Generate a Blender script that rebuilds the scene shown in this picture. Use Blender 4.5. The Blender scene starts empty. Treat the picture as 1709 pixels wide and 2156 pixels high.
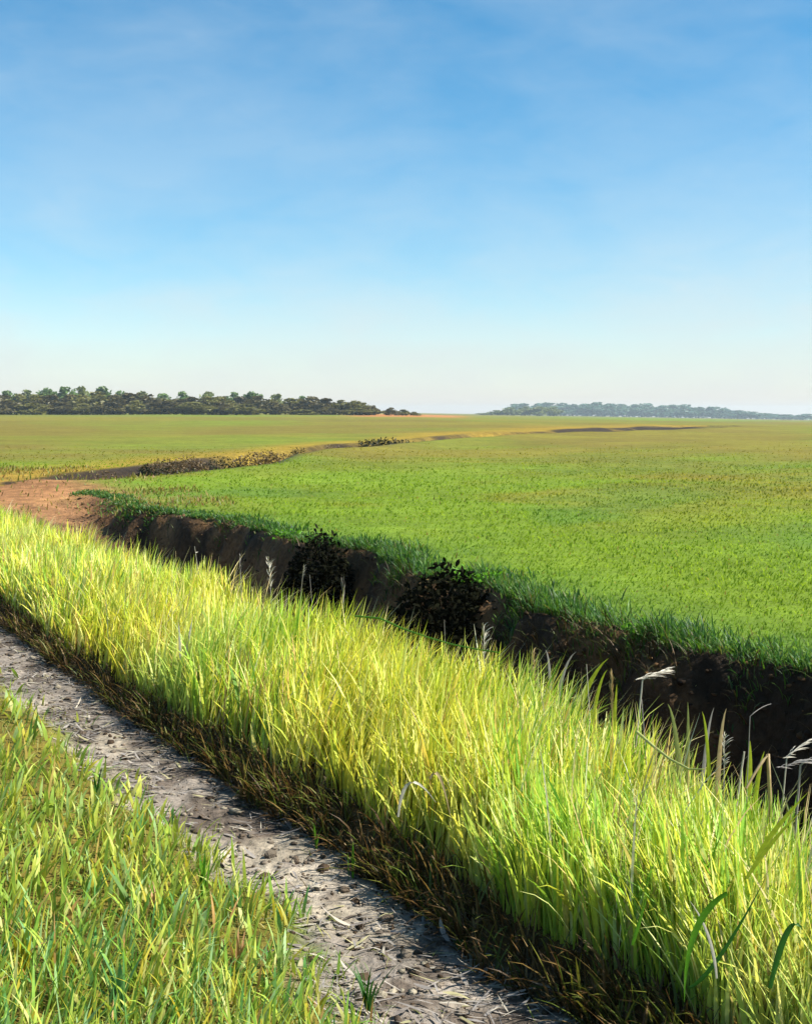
import bpy, math, random
import numpy as np

# ------------------------------------------------------------------ camera, sky, sun, exposure
EYE = 1.7            # eye height in metres
F, CX, HZ = 2600.0, 854.5, 868.0      # focal length, centre column and horizon row (sketch units, 1709 x 2156)
scene = bpy.context.scene
COL = scene.collection

cam_d = bpy.data.cameras.new('camera')
cam_d.sensor_fit = 'VERTICAL'; cam_d.sensor_height = 36.0
cam_d.lens = 36.0 * F / 2156.0
cam_d.shift_y = -(1078.0 - HZ) / 2156.0
cam_d.clip_start = 0.05; cam_d.clip_end = 20000
cam = bpy.data.objects.new('camera', cam_d); COL.objects.link(cam)
cam.location = (0, 0, EYE); cam.rotation_euler = (math.radians(90), 0, 0)
scene.camera = cam

SUN_EL, SUN_AZ = math.radians(48), math.radians(100)    # azimuth clockwise from the view direction
sun_d = bpy.data.lights.new('sun', 'SUN'); sun_d.energy = 4.8; sun_d.angle = math.radians(0.55); sun_d.color = (1.0, 0.94, 0.82)
sun = bpy.data.objects.new('sun', sun_d); COL.objects.link(sun)
sun.rotation_euler = (math.radians(90) - SUN_EL, 0, -SUN_AZ + math.pi)   # checked below
from mathutils import Vector
sdir = Vector((math.sin(SUN_AZ)*math.cos(SUN_EL), math.cos(SUN_AZ)*math.cos(SUN_EL), math.sin(SUN_EL)))
sun.rotation_euler = sdir.to_track_quat('Z', 'Y').to_euler()
sun.location = (30, 15, 40)

world = bpy.data.worlds.new('World'); scene.world = world; world.use_nodes = True
wn, wl = world.node_tree.nodes, world.node_tree.links
wn.clear()
w_out = wn.new('ShaderNodeOutputWorld'); w_bg = wn.new('ShaderNodeBackground')
sky = wn.new('ShaderNodeTexSky'); sky.sky_type = 'NISHITA'; sky.sun_disc = False
sky.sun_elevation = SUN_EL; sky.sun_rotation = SUN_AZ
sky.altitude = 300; sky.air_density = 1.0; sky.dust_density = 0.2; sky.ozone_density = 3.0
SKY_STRENGTH = 0.068
w_bg.inputs['Strength'].default_value = SKY_STRENGTH
wl.new(w_bg.outputs[0], w_out.inputs[0])
# thin high veil of cloud, thicker towards the horizon
tc = wn.new('ShaderNodeTexCoord')
sep = wn.new('ShaderNodeSeparateXYZ'); wl.new(tc.outputs['Generated'], sep.inputs[0])
def wnoise(scale, rot, sx, sz, detail):
    mp = wn.new('ShaderNodeMapping'); mp.inputs['Scale'].default_value = (sx, 1.0, sz); mp.inputs['Rotation'].default_value = (0, rot, 0)
    wl.new(tc.outputs['Generated'], mp.inputs[0])
    n = wn.new('ShaderNodeTexNoise'); n.inputs['Scale'].default_value = scale; n.inputs['Detail'].default_value = detail
    n.inputs['Roughness'].default_value = 0.55; n.inputs['Distortion'].default_value = 0.4
    wl.new(mp.outputs[0], n.inputs['Vector'])
    return n.outputs['Fac']
def wmath(op, a, b=None, clamp=False):
    m = wn.new('ShaderNodeMath'); m.operation = op; m.use_clamp = clamp
    for i, q in enumerate((a, b)):
        if q is None: continue
        if isinstance(q, (int, float)): m.inputs[i].default_value = q
        else: wl.new(q, m.inputs[i])
    return m.outputs[0]
def wramp(fac, stops):
    r = wn.new('ShaderNodeValToRGB'); wl.new(fac, r.inputs[0])
    e = r.color_ramp.elements
    while len(e) < len(stops): e.new(0.5)
    for i, (p, c) in enumerate(stops):
        e[i].position = p; e[i].color = (c, c, c, 1) if isinstance(c, (int, float)) else (*c, 1)
    return r.outputs[0]
n1 = wnoise(3.4, math.radians(30), 1.0, 1.9, 6.0)
n2 = wnoise(14.0, math.radians(28), 0.8, 2.2, 9.0)
nn = wmath('ADD', wmath('MULTIPLY', n1, 0.65), wmath('MULTIPLY', n2, 0.35))
cl = wramp(nn, [(0.40, 0.0), (0.64, 1.0)])
low = wramp(sep.outputs['Z'], [(0.0, 0.84), (0.022, 0.58), (0.06, 0.28), (0.11, 0.08), (0.2, 0.02)])
hi = wramp(sep.outputs['Z'], [(0.0, 0.05), (0.04, 0.50), (0.09, 0.46), (0.14, 0.28), (0.20, 0.20), (0.30, 0.22)])
veil = wmath('ADD', low, wmath('MULTIPLY', cl, hi), True)
hsv = wn.new('ShaderNodeHueSaturation'); hsv.inputs['Saturation'].default_value = 1.33; hsv.inputs['Hue'].default_value = 0.487
wl.new(sky.outputs[0], hsv.inputs['Color'])
mix = wn.new('ShaderNodeMix'); mix.data_type = 'RGBA'
wl.new(veil, mix.inputs['Factor']); wl.new(hsv.outputs[0], mix.inputs['A'])
warm = wramp(sep.outputs['Z'], [(0.0, (5.2, 4.75, 4.45)), (0.022, (4.75, 5.0, 5.05)), (0.06, (4.7, 5.1, 5.2)), (0.2, (4.9, 5.5, 5.7)), (0.4, (4.9, 5.5, 5.7))])
wl.new(warm, mix.inputs['B'])
wl.new(mix.outputs['Result'], w_bg.inputs['Color'])

scene.view_settings.view_transform = 'Standard'; scene.view_settings.look = 'None'
scene.view_settings.exposure = 1.25; scene.view_settings.gamma = 1.0
try: scene.view_settings.use_curve_mapping = False
except Exception: pass
scene.cycles.max_bounces = 7; scene.cycles.diffuse_bounces = 3; scene.cycles.transmission_bounces = 4
scene.cycles.glossy_bounces = 2; scene.cycles.transparent_max_bounces = 6; scene.cycles.volume_bounces = 0
scene.cycles.use_denoising = True

# ------------------------------------------------------------------ helpers
random.seed(7); RNG = np.random.default_rng(7)
AU = math.atan2(0.467, 0.884)
CU, SU = math.cos(AU), math.sin(AU)
def to_uv(X, Y): return -SU*X + CU*Y, CU*X + SU*Y          # u runs along the ditch, v across it
def to_xy(u, v): return -SU*u + CU*v, CU*u + SU*v
def at(x, y, z=0.0):
    Y = F*(EYE - z)/(y - HZ)
    return (x - CX)*Y/F, Y
def sst(a, b, x):
    t = np.clip((np.asarray(x, float) - a)/(b - a), 0, 1); return t*t*(3 - 2*t)
def lin(r, g, b):
    f = lambda c: (c/255/12.92) if c/255 <= 0.04045 else ((c/255 + 0.055)/1.055)**2.4
    return np.array([f(r), f(g), f(b)])
_perm = np.random.default_rng(3).random((256, 256))
def vnoise(x, y):
    x = np.asarray(x, float); y = np.asarray(y, float)
    xi = np.floor(x).astype(int); yi = np.floor(y).astype(int)
    fx = x - xi; fy = y - yi; fx = fx*fx*(3 - 2*fx); fy = fy*fy*(3 - 2*fy)
    g = lambda a, b: _perm[a & 255, b & 255]
    return (g(xi, yi)*(1-fx) + g(xi+1, yi)*fx)*(1-fy) + (g(xi, yi+1)*(1-fx) + g(xi+1, yi+1)*fx)*fy
def fbm(x, y, o=4):
    s = 0; a = 0.5; t = 0
    for i in range(o):
        s = s + a*vnoise(x*2**i + 17.3*i, y*2**i + 5.1*i); t += a; a *= 0.55
    return s/t

def link_mesh(name, V, faces, mat, parent=None, col=None, smooth=True):
    """faces: (N,4) or (N,3) int array, or list of both."""
    fl = faces if isinstance(faces, list) else [faces]
    fl = [np.asarray(f, dtype=np.int32) for f in fl if len(f)]
    me = bpy.data.meshes.new(name)
    me.vertices.add(len(V)); me.vertices.foreach_set('co', np.ascontiguousarray(V, dtype=np.float32).ravel())
    nl = sum(f.size for f in fl); nf = sum(len(f) for f in fl)
    me.loops.add(nl); me.loops.foreach_set('vertex_index', np.concatenate([f.ravel() for f in fl]))
    me.polygons.add(nf)
    tot = np.concatenate([np.full(len(f), f.shape[1], np.int32) for f in fl])
    st = np.concatenate([[0], np.cumsum(tot)[:-1]]).astype(np.int32)
    me.polygons.foreach_set('loop_start', st); me.polygons.foreach_set('loop_total', tot)
    if smooth: me.polygons.foreach_set('use_smooth', np.ones(nf, bool))
    if col is not None:
        a = me.attributes.new('col', 'FLOAT_COLOR', 'POINT')
        c = np.ones((len(V), 4), np.float32); c[:, :3] = col
        a.data.foreach_set('color', c.ravel())
    me.update(calc_edges=True); me.validate()
    me.materials.append(mat)
    o = bpy.data.objects.new(name, me); COL.objects.link(o)
    if parent: o.parent = parent
    return o
def tag(o, label=None, cat=None, group=None, kind='thing'):
    if label: o['label'] = label
    if cat: o['category'] = cat
    if group: o['group'] = group
    if kind: o['kind'] = kind
    return o
def empty(name, loc, rz=0.0):
    o = bpy.data.objects.new(name, None); o.empty_display_size = 0.1; COL.objects.link(o)
    o.location = loc; o.rotation_euler = (0, 0, rz); return o

# ------------------------------------------------------------------ materials
def new_mat(name):
    m = bpy.data.materials.new(name); m.use_nodes = True; m.node_tree.nodes.clear()
    return m, m.node_tree.nodes, m.node_tree.links
def leaf_mat(name, color=None, trans=0.45, rough=0.5, spec=0.3, tint=(1.12, 1.04, 0.78), vary=0.25, vscale=30.0):
    m, n, l = new_mat(name)
    out = n.new('ShaderNodeOutputMaterial')
    if color is None:
        c = n.new('ShaderNodeAttribute'); c.attribute_name = 'col'; csock = c.outputs['Color']
    else:
        c = n.new('ShaderNodeRGB'); c.outputs[0].default_value = (*color, 1); csock = c.outputs[0]
    t = n.new('ShaderNodeTexCoord'); nz = n.new('ShaderNodeTexNoise'); nz.inputs['Scale'].default_value = vscale; nz.inputs['Detail'].default_value = 3
    l.new(t.outputs['Object'], nz.inputs['Vector'])
    mr = n.new('ShaderNodeMapRange'); mr.inputs['To Min'].default_value = 1 - vary; mr.inputs['To Max'].default_value = 1 + vary
    mr.inputs['From Min'].default_value = 0.25; mr.inputs['From Max'].default_value = 0.75
    l.new(nz.outputs['Fac'], mr.inputs['Value'])
    vm = n.new('ShaderNodeVectorMath'); vm.operation = 'SCALE'
    l.new(csock, vm.inputs[0]); l.new(mr.outputs[0], vm.inputs['Scale'])
    p = n.new('ShaderNodeBsdfPrincipled'); p.inputs['Roughness'].default_value = rough; p.inputs['Specular IOR Level'].default_value = spec
    l.new(vm.outputs[0], p.inputs['Base Color'])
    vt = n.new('ShaderNodeVectorMath'); vt.operation = 'MULTIPLY'; vt.inputs[1].default_value = tint
    l.new(vm.outputs[0], vt.inputs[0])
    tr = n.new('ShaderNodeBsdfTranslucent'); l.new(vt.outputs[0], tr.inputs['Color'])
    mx = n.new('ShaderNodeMixShader'); mx.inputs[0].default_value = trans
    l.new(p.outputs[0], mx.inputs[1]); l.new(tr.outputs[0], mx.inputs[2]); l.new(mx.outputs[0], out.inputs['Surface'])
    return m
def ground_mat(name, fine=24.0, vary=0.35, bump=0.04, rough=0.95, far=None):
    """Soil or turf: base colour from the mesh's own 'col' attribute, broken up by noise at three scales, with bump."""
    m, n, l = new_mat(name)
    out = n.new('ShaderNodeOutputMaterial'); p = n.new('ShaderNodeBsdfPrincipled')
    p.inputs['Roughness'].default_value = rough; p.inputs['Specular IOR Level'].default_value = 0.12
    c = n.new('ShaderNodeAttribute'); c.attribute_name = 'col'
    t = n.new('ShaderNodeTexCoord')
    facs = []
    for sc, det in ((fine, 6), (fine*0.16, 5), (fine*0.02, 5)):
        nz = n.new('ShaderNodeTexNoise'); nz.inputs['Scale'].default_value = sc; nz.inputs['Detail'].default_value = det; nz.inputs['Roughness'].default_value = 0.62
        l.new(t.outputs['Object'], nz.inputs['Vector'])
        mr = n.new('ShaderNodeMapRange'); mr.inputs['From Min'].default_value = 0.28; mr.inputs['From Max'].default_value = 0.72
        mr.inputs['To Min'].default_value = 1 - vary; mr.inputs['To Max'].default_value = 1 + vary
        l.new(nz.outputs['Fac'], mr.inputs['Value']); facs.append((nz, mr))
    m1 = n.new('ShaderNodeMath'); m1.operation = 'MULTIPLY'; l.new(facs[0][1].outputs[0], m1.inputs[0]); l.new(facs[1][1].outputs[0], m1.inputs[1])
    m2 = n.new('ShaderNodeMath'); m2.operation = 'MULTIPLY'; l.new(m1.outputs[0], m2.inputs[0]); l.new(facs[2][1].outputs[0], m2.inputs[1])
    vm = n.new('ShaderNodeVectorMath'); vm.operation = 'SCALE'; l.new(c.outputs['Color'], vm.inputs[0]); l.new(m2.outputs[0], vm.inputs['Scale'])
    l.new(vm.outputs[0], p.inputs['Base Color'])
    b = n.new('ShaderNodeBump'); b.inputs['Strength'].default_value = 0.8; b.inputs['Distance'].default_value = bump
    l.new(facs[0][0].outputs['Fac'], b.inputs['Height']); l.new(b.outputs[0], p.inputs['Normal'])
    l.new(p.outputs[0], out.inputs['Surface'])
    return m
M_grass = leaf_mat('grass_blade')
M_field = leaf_mat('field_blade', trans=0.62, spec=0.1, rough=0.8)
M_dry = leaf_mat('dry_straw', trans=0.2, rough=0.6, tint=(1.0, 0.95, 0.8))
M_soil = ground_mat('soil', 26, 0.38, 0.03)
M_mud = ground_mat('wet_mud', 14, 0.45, 0.06, rough=0.75)
M_turf = ground_mat('turf', 11, 0.20, 0.03)

# ------------------------------------------------------------------ the lie of the land
def curve(pts, z=0.0):
    uv = sorted(to_uv(*at(x, y, z)) for x, y in pts)
    return np.array([p[0] for p in uv]), np.array([p[1] for p in uv])
_edge = curve([(1709,1412),(1600,1388),(1450,1362),(1340,1328),(1240,1308),(1130,1282),(1060,1245),(1000,1218),(900,1216),(850,1192),(770,1158),(690,1146),(600,1130),(500,1098),(400,1087),(300,1074),(220,1046)])
_pin = curve([(0,1430),(120,1510),(220,1640),(400,1762),(560,1842),(640,1905),(665,1990),(715,2100),(745,2156)])
_pout = curve([(0,1300),(130,1385),(300,1505),(500,1630),(700,1760),(900,1890),(1050,2005),(1200,2095),(1290,2156)])
_crest = curve([(0,1070),(100,1105),(200,1128),(330,1175),(450,1202),(600,1252),(750,1302),(900,1345),(1000,1385),(1100,1412),(1200,1455),(1300,1515),(1400,1572),(1500,1622),(1600,1665),(1709,1720)], 0.5)
def edge_v(u): return np.interp(u, *_edge) + 0.30*(fbm(np.asarray(u)*1.7, 3.1, 4) - 0.5)
def pin_v(u): return np.interp(u, *_pin) + 0.22*(fbm(np.asarray(u)*1.6, 9.7, 3) - 0.5)
def pout_v(u): return np.interp(u, *_pout) + 0.12*(fbm(np.asarray(u)*1.9, 21.7, 3) - 0.5)
def crest_v(u): return np.interp(u, *_crest)
_creek = np.array([at(x, y) for x, y in [(150,1016),(235,1008),(320,996),(430,984),(520,967),(650,949),(800,931),(890,926),(1060,912),(1190,907),(1300,900),(1390,894),(1480,888)]])
_cw = np.array([1.5,1.8,2.2,2.4,1.8,1.6,2.4,2.0,3.0,3.6,5.0,6.0,6.0])
def creek_d(X, Y):
    """signed distance to the far channel in half-widths (and the side: + is the near field's side)"""
    best = np.full(np.shape(X), 1e9); side = np.zeros(np.shape(X))
    for i in range(len(_creek)-1):
        a, b = _creek[i], _creek[i+1]; d = b - a; L2 = d@d
        t = np.clip(((X-a[0])*d[0] + (Y-a[1])*d[1])/L2, 0, 1)
        dx = X - a[0] - t*d[0]; dy = Y - a[1] - t*d[1]
        w = _cw[i] + (_cw[i+1]-_cw[i])*t
        q = np.hypot(dx, dy)/w
        s = np.sign(d[0]*dy - d[1]*dx)
        side = np.where(q < best, s, side); best = np.minimum(best, q)
    return best, side
def ditch_k(u): return 1 - sst(15.0, 27.5, u)
def soil_mask(X, Y, u, v):
    w = 1.6*(fbm(X*0.6, Y*0.6, 5) - 0.5)
    return sst(20.0, 26.0, u + 2*w)*(1 - sst(31.0, 41.0, u + 4*w))*sst(3.0, 3.6, v)*(1 - sst(5.6, 9.0, v + 2.2*w))
def height(X, Y):
    u, v = to_uv(X, Y)
    pi, po, vc, ve = pin_v(u), pout_v(u), crest_v(u), edge_v(u)
    z = 0.05*(fbm(X*0.8, Y*0.8, 3) - 0.5)*sst(2, 6, np.hypot(X, Y)) + 0.4*(fbm(X*0.06, Y*0.06, 2) - 0.5)*sst(25, 70, Y)
    # footpath, a worn rut
    z = z - 0.05*sst(pi-0.12, pi+0.08, v)*(1 - sst(po, po+0.1, v)) + 0.05*(fbm(X*7, Y*7, 4)-0.5)*sst(pi-0.2, pi, v)*(1 - sst(po, po+0.2, v))
    # raised strip between the path and the ditch
    z = z + 0.11*sst(po-0.02, po+0.30, v)*(1 - sst(vc-0.1, vc+0.1, v))
    # the ditch
    k = ditch_k(u)
    bank = 0.62 + 0.22*(fbm(u*1.1, 7.7, 3) - 0.5)
    rough = 0.34*(fbm((u + 0.9*v)*2.1 + 2*fbm(u*0.7, v, 2), v*3.4, 5) - 0.5)
    prof = sst(vc-0.05, vc+0.75, v)*(1 - sst(ve-bank, ve-0.02, v + rough*sst(vc+0.5, vc+1.0, v)))
    z = z - 1.15*k*prof + 0.11*k*sst(0.05, 0.3, prof)*(fbm((u - 0.7*v)*5.0, v*7.0 + z*4, 4) - 0.5)
    # far channel
    d, s = creek_d(X, Y)
    z = z - 0.85*(1 - sst(0.55, 1.05, d))*np.clip(0.35 + 2.2*(fbm(Y*0.09 + 5, X*0.05, 3) - 0.35), 0.2, 1) + 0.16*(1 - sst(1.0, 2.6, d))*(s < 0)
    # far land: falls to the right, rises a little to the left
    z = z - 0.0172*np.clip(X - 6, 0, 1200)*sst(20, 140, Y) + 0.7*sst(80, 480, Y)*(1 - sst(-40, 40, X - 0.0*Y))
    return z
C_ = dict(
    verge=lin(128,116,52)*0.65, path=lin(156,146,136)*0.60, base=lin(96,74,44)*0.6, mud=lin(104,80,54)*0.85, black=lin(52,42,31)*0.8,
    soil=lin(170,124,84)*0.56, green=lin(132,160,46)*0.48, olive=lin(154,142,62)*0.40, yellow=lin(164,156,62)*0.40, deep=lin(108,146,58)*0.44, orange=lin(205,130,80)*0.6)
def mixc(a, b, t): return a*(1 - t[..., None]) + b*t[..., None]
def field_color(X, Y):
    """colour of the field: deeper green along the ditch edge, fresh green beyond, riper olive patches farther out"""
    one = np.ones(np.shape(X))
    c = one[..., None]*C_['green']
    ly = np.log(np.clip(Y, 3, 4000))
    ax = X/np.clip(Y, 6, None)*6
    n1 = fbm(ax*0.9 + 3, ly*3.0, 4); n2 = fbm(ax*0.7 + 31, ly*4.0 + 11, 4); n3 = fbm(ax*1.1 + 8, ly*4.6 + 4, 4)
    c = mixc(c, C_['olive'], np.clip(sst(18, 50, Y)*0.7 + 2.0*(n1-0.5), 0, 1)*sst(12, 26, Y))
    c = mixc(c, C_['yellow'], np.clip(sst(0.48, 0.66, n2)*0.85*sst(12, 30, Y), 0, 1))
    c = mixc(c, C_['deep'], np.clip(sst(0.46, 0.72, n3)*0.6*(1 - sst(20, 60, Y)), 0, 1))
    u, v = to_uv(X, Y)
    c = mixc(c, C_['deep'], (1 - sst(0.2, 2.2, v - edge_v(u)))*0.6*(1 - sst(22, 28, u)))  # deeper green towards the ditch edge
    return c
def ground_color(X, Y):
    u, v = to_uv(X, Y)
    pi, po, vc, ve = pin_v(u), pout_v(u), crest_v(u), edge_v(u)
    c = field_color(X, Y)
    k = ditch_k(u)
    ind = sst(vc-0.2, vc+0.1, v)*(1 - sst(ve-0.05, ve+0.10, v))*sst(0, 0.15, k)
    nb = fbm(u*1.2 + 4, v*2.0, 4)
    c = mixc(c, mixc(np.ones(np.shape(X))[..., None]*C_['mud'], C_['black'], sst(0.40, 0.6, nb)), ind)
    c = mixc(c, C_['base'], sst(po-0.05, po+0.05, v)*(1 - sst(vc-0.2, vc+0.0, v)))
    verge = (1 - sst(pi-0.15, pi+0.1, v)); c = mixc(c, C_['verge'], verge)
    pn = fbm(X*5, Y*5, 4)
    pth = sst(pi-0.12, pi+0.10, v + 0.3*(pn-0.5))*(1 - sst(po-0.06, po+0.06, v))
    c = mixc(c, C_['path']*1.0, pth)
    c = mixc(c, lin(104,92,82)*0.5*np.ones(np.shape(X))[..., None], pth*sst(0.50, 0.62, fbm(X*4.3, Y*4.3 + 8, 4))*0.85)
    c = mixc(c, lin(198,186,166)*0.60*np.ones(np.shape(X))[..., None], pth*sst(0.56, 0.68, fbm(X*2.6+9, Y*2.6 + 2, 4))*0.7)
    c = mixc(c, C_['soil'], soil_mask(X, Y, u, v))
    d, s = creek_d(X, Y)
    c = mixc(c, lin(190,158,56)*0.45*np.ones(np.shape(X))[..., None], (1 - sst(1.2, 3.2, d + 1.2*(fbm(X*0.2, Y*0.2, 2)-0.5)))*(s > 0)*0.8)
    c = mixc(c, C_['black'], (1 - sst(0.95, 1.25, d))*np.clip(0.55 + 3.0*(fbm(X*0.10+2, Y*0.10, 3)-0.45), 0.12, 1))
    # bare earth beyond the fields
    far = sst(330, 420, Y)*(1 - sst(700, 900, Y))*sst(-0.06, -0.03, X/np.clip(Y,1,None))*(1 - sst(0.03, 0.06, X/np.clip(Y,1,None)))
    c = mixc(c, C_['orange'], far*0.75)
    return c

# polar grid around the standpoint, fine ahead and coarse elsewhere
ang = np.concatenate([np.linspace(-180, -60, 24)[:-1], np.linspace(-60, -30, 90)[:-1], np.linspace(-30, 30, 640)[:-1], np.linspace(30, 60, 90)[:-1], np.linspace(60, 180, 25)[:-1]])
rad = np.concatenate([[0.05, 0.8, 1.4], np.geomspace(1.9, 40, 560), np.geomspace(40, 260, 170)[1:], np.geomspace(260, 4200, 50)[1:]])
A, R = np.meshgrid(np.radians(ang), rad)
GX, GY = R*np.sin(A), R*np.cos(A)
GZ = height(GX, GY); GC = ground_color(GX, GY)
nr, na = GX.shape
idx = np.arange(nr*na).reshape(nr, na)
nxt = np.roll(idx, -1, axis=1)
Q = np.stack([idx[:-1], nxt[:-1], nxt[1:], idx[1:]], -1).reshape(-1, 4)
V = np.stack([GX, GY, GZ], -1).reshape(-1, 3); VC = GC.reshape(-1, 3)
uu, vv = to_uv(GX, GY)
zone = np.full(GX.shape, 0)                                     # 0 field
cd, cs = creek_d(GX, GY)
zone[cd < 1.05] = 5
zone[(soil_mask(GX, GY, uu, vv) > 0.5) & (zone == 0)] = 4
zone[(vv < edge_v(uu)) & (vv > crest_v(uu)) & (ditch_k(uu) > 0.1)] = 3
zone[(vv <= crest_v(uu))] = 2
zone[vv < pout_v(uu)] = 1
zone[vv < pin_v(uu)] = 6
zf = zone.reshape(-1)[Q[:, 0]]
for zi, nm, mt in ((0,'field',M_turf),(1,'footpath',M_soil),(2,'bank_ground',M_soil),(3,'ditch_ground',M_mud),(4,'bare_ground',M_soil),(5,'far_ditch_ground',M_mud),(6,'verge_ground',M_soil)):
    q = Q[zf == zi]
    if not len(q): continue
    us, inv = np.unique(q.ravel(), return_inverse=True)
    o = link_mesh(nm, V[us], inv.reshape(-1, 4)[:, ::-1], mt, col=VC[us])
    tag(o, kind='structure')

# ------------------------------------------------------------------ grass
def blades(name, P, az, L, W, lean, bend, col, mat, K=4, root=None, rootmix=0.5, tipmul=None, twist=None):
    N = len(P)
    dx, dy = np.sin(az), np.cos(az)
    tw = az + math.pi/2 + (RNG.normal(0, 0.5, N) if twist is None else twist)
    wx, wy = np.sin(tw), np.cos(tw)
    prof = np.interp(np.linspace(0, 1, K+1), [0, 0.3, 0.6, 0.85, 1.0], [0.65, 1.0, 0.85, 0.45, 0.05])
    pos = P.copy().astype(float); Vs = np.empty((N, K+1, 2, 3)); Cs = np.empty((N, K+1, 2, 3))
    for k in range(K+1):
        if k:
            th = lean + bend*((k-0.5)/K)**1.3
            s = L/K
            pos = pos + np.stack([s*np.sin(th)*dx, s*np.sin(th)*dy, s*np.cos(th)], -1)
        h = (W*prof[k]*0.5)
        off = np.stack([wx*h, wy*h, 0*h], -1)
        Vs[:, k, 0] = pos - off; Vs[:, k, 1] = pos + off
        t = k/K
        c = col
        if root is not None:
            c = col*(1 - rootmix*(1-t)**1.5) + root*(rootmix*(1-t)**1.5)
        if tipmul is not None: c = c*(1 + (np.array(tipmul) - 1)*t)
        Cs[:, k, 0] = c; Cs[:, k, 1] = c
    base = (np.arange(N)*(K+1)*2)[:, None]
    f = np.concatenate([base + np.array([[2*k, 2*k+1, 2*k+3, 2*k+2]]) for k in range(K)], 0)
    return link_mesh(name, Vs.reshape(-1, 3), f, mat, col=Cs.reshape(-1, 3))
def palette(n, items, rng=RNG):
    cs = np.array([lin(*c) for c, w in items]); w = np.array([w for c, w in items], float); w /= w.sum()
    i = rng.choice(len(items), n, p=w); return cs[i]*rng.uniform(0.82, 1.18, (n, 1))

# tall grass on the strip between footpath and ditch
def strip_points(n, u0, u1, power, a, b):
    t = RNG.random(n); u = u0 + (u1-u0)*t**power
    f = RNG.random(n); lo, hi = pout_v(u) + a, crest_v(u) + b
    v = lo + (hi-lo)*f
    X, Y = to_xy(u, v)
    return u, v, f, X, Y, np.stack([X, Y, height(X, Y)-0.01], -1)
def strip_grass():
    u, v, f, X, Y, P = strip_points(84000, 0.2, 44, 2.0, 0.09, 0.06)
    sh = 0.04*(1 - sst(5.0, 7.5, u))*(1 - f) + 0.05*(1-f)*(fbm(u*2.2, 3.3, 2)-0.4); v = v + sh; X, Y = to_xy(u, v); P = np.stack([X, Y, height(X, Y)-0.01], -1)
    n = len(u); cl = fbm(X*2.6, Y*2.6, 3); cl2 = fbm(X*0.9+7, Y*0.9, 3); d = np.hypot(X, Y)
    # tussocks: pull the blades towards clump centres, fan them outwards
    L = RNG.uniform(0.26, 0.50, n)*(0.62 + 0.75*cl)*(0.72 + 0.28*sst(0, 0.3, f))
    W = np.clip(RNG.lognormal(math.log(0.0095), 0.38, n), 0.004, 0.022)*(0.75 + 0.25*np.clip(d/5, 0.6, 3))
    flow = math.radians(60) + 5.0*(fbm(X*1.6+13, Y*1.6, 3) - 0.5)
    az = np.where(RNG.random(n) < 0.65, flow + RNG.normal(0, 0.55, n), RNG.uniform(0, 2*math.pi, n))
    lean = np.abs(RNG.normal(0.12, 0.17, n)); bend = np.abs(RNG.normal(0.42, 0.42, n))
    col = palette(n, [((214,214,80),4.0),((184,206,72),4.0),((144,186,66),2.8),((226,228,148),3.2),((108,156,58),1.0),((216,190,104),0.9),((200,164,112),0.6)])
    yel = sst(0.42, 0.62, cl2); col = col*(1 - 0.35*yel[:, None]) + lin(222, 206, 52)*0.35*yel[:, None]
    pal = sst(0.52, 0.72, fbm(X*2.1+70, Y*2.1, 3)); col = col*(1-0.35*pal[:, None]) + lin(216,218,140)*0.35*pal[:, None]
    grn = sst(0.5, 0.7, fbm(X*1.7+40, Y*1.7, 3))*(1 - sst(6, 12, d)); col = col*(1-0.3*grn[:, None]) + lin(110,176,40)*0.3*grn[:, None]
    col = np.clip(col*1.08, 0, 0.86)
    return blades('bank_grass', P, az, L, W, lean, bend, col, M_grass, 5, root=lin(150,140,56)*0.8, rootmix=0.5)
def strip_foot():  # foot grass coloured darker brown to widen the strip's shadow
    N = 7000; u = 0.3 + 24*RNG.random(N)**1.7; v = pout_v(u) + np.abs(RNG.normal(0.02, 0.07, N)) - 0.02; X, Y = to_xy(u, v)
    k = RNG.random(N) < 0.12 + 0.88*sst(0.42, 0.6, fbm(u*2.5, 4.4, 3)); X, Y = X[k], Y[k]; n = len(X)
    az = np.where(RNG.random(n) < 0.6, RNG.normal(math.radians(-100), 0.9, n), RNG.uniform(0, 6.28, n))
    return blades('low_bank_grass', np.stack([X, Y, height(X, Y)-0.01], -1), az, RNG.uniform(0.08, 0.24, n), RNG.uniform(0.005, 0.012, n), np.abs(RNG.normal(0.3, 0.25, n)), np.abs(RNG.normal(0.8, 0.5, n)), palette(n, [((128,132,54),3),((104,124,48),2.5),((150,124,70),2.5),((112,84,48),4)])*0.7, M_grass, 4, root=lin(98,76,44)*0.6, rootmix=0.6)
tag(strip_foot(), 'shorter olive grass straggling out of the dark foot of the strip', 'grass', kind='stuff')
tag(strip_grass(), 'tall yellow-green grass covering the strip between footpath and ditch', 'grass', kind='stuff')
def strip_thatch():
    u, v, f, X, Y, P = strip_points(11000, 0.2, 30, 1.8, 0.0, -0.05)
    lo = pout_v(u); v = lo - 0.03 + np.abs(RNG.normal(0, 0.09, len(u))); X, Y = to_xy(u, v); P = np.stack([X, Y, height(X, Y)-0.01], -1)
    n = len(u)
    az = np.where(RNG.random(n) < 0.6, RNG.normal(math.radians(-118), 0.8, n), RNG.uniform(0, 6.28, n))
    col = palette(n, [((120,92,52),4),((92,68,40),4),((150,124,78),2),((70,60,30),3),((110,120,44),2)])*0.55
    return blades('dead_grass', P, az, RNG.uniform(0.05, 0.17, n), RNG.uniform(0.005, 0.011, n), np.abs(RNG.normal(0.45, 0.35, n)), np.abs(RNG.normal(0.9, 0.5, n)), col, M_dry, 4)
tag(strip_thatch(), 'brown dead grass matted along the shaded foot of the grass strip', 'dead grass', kind='stuff')

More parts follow.
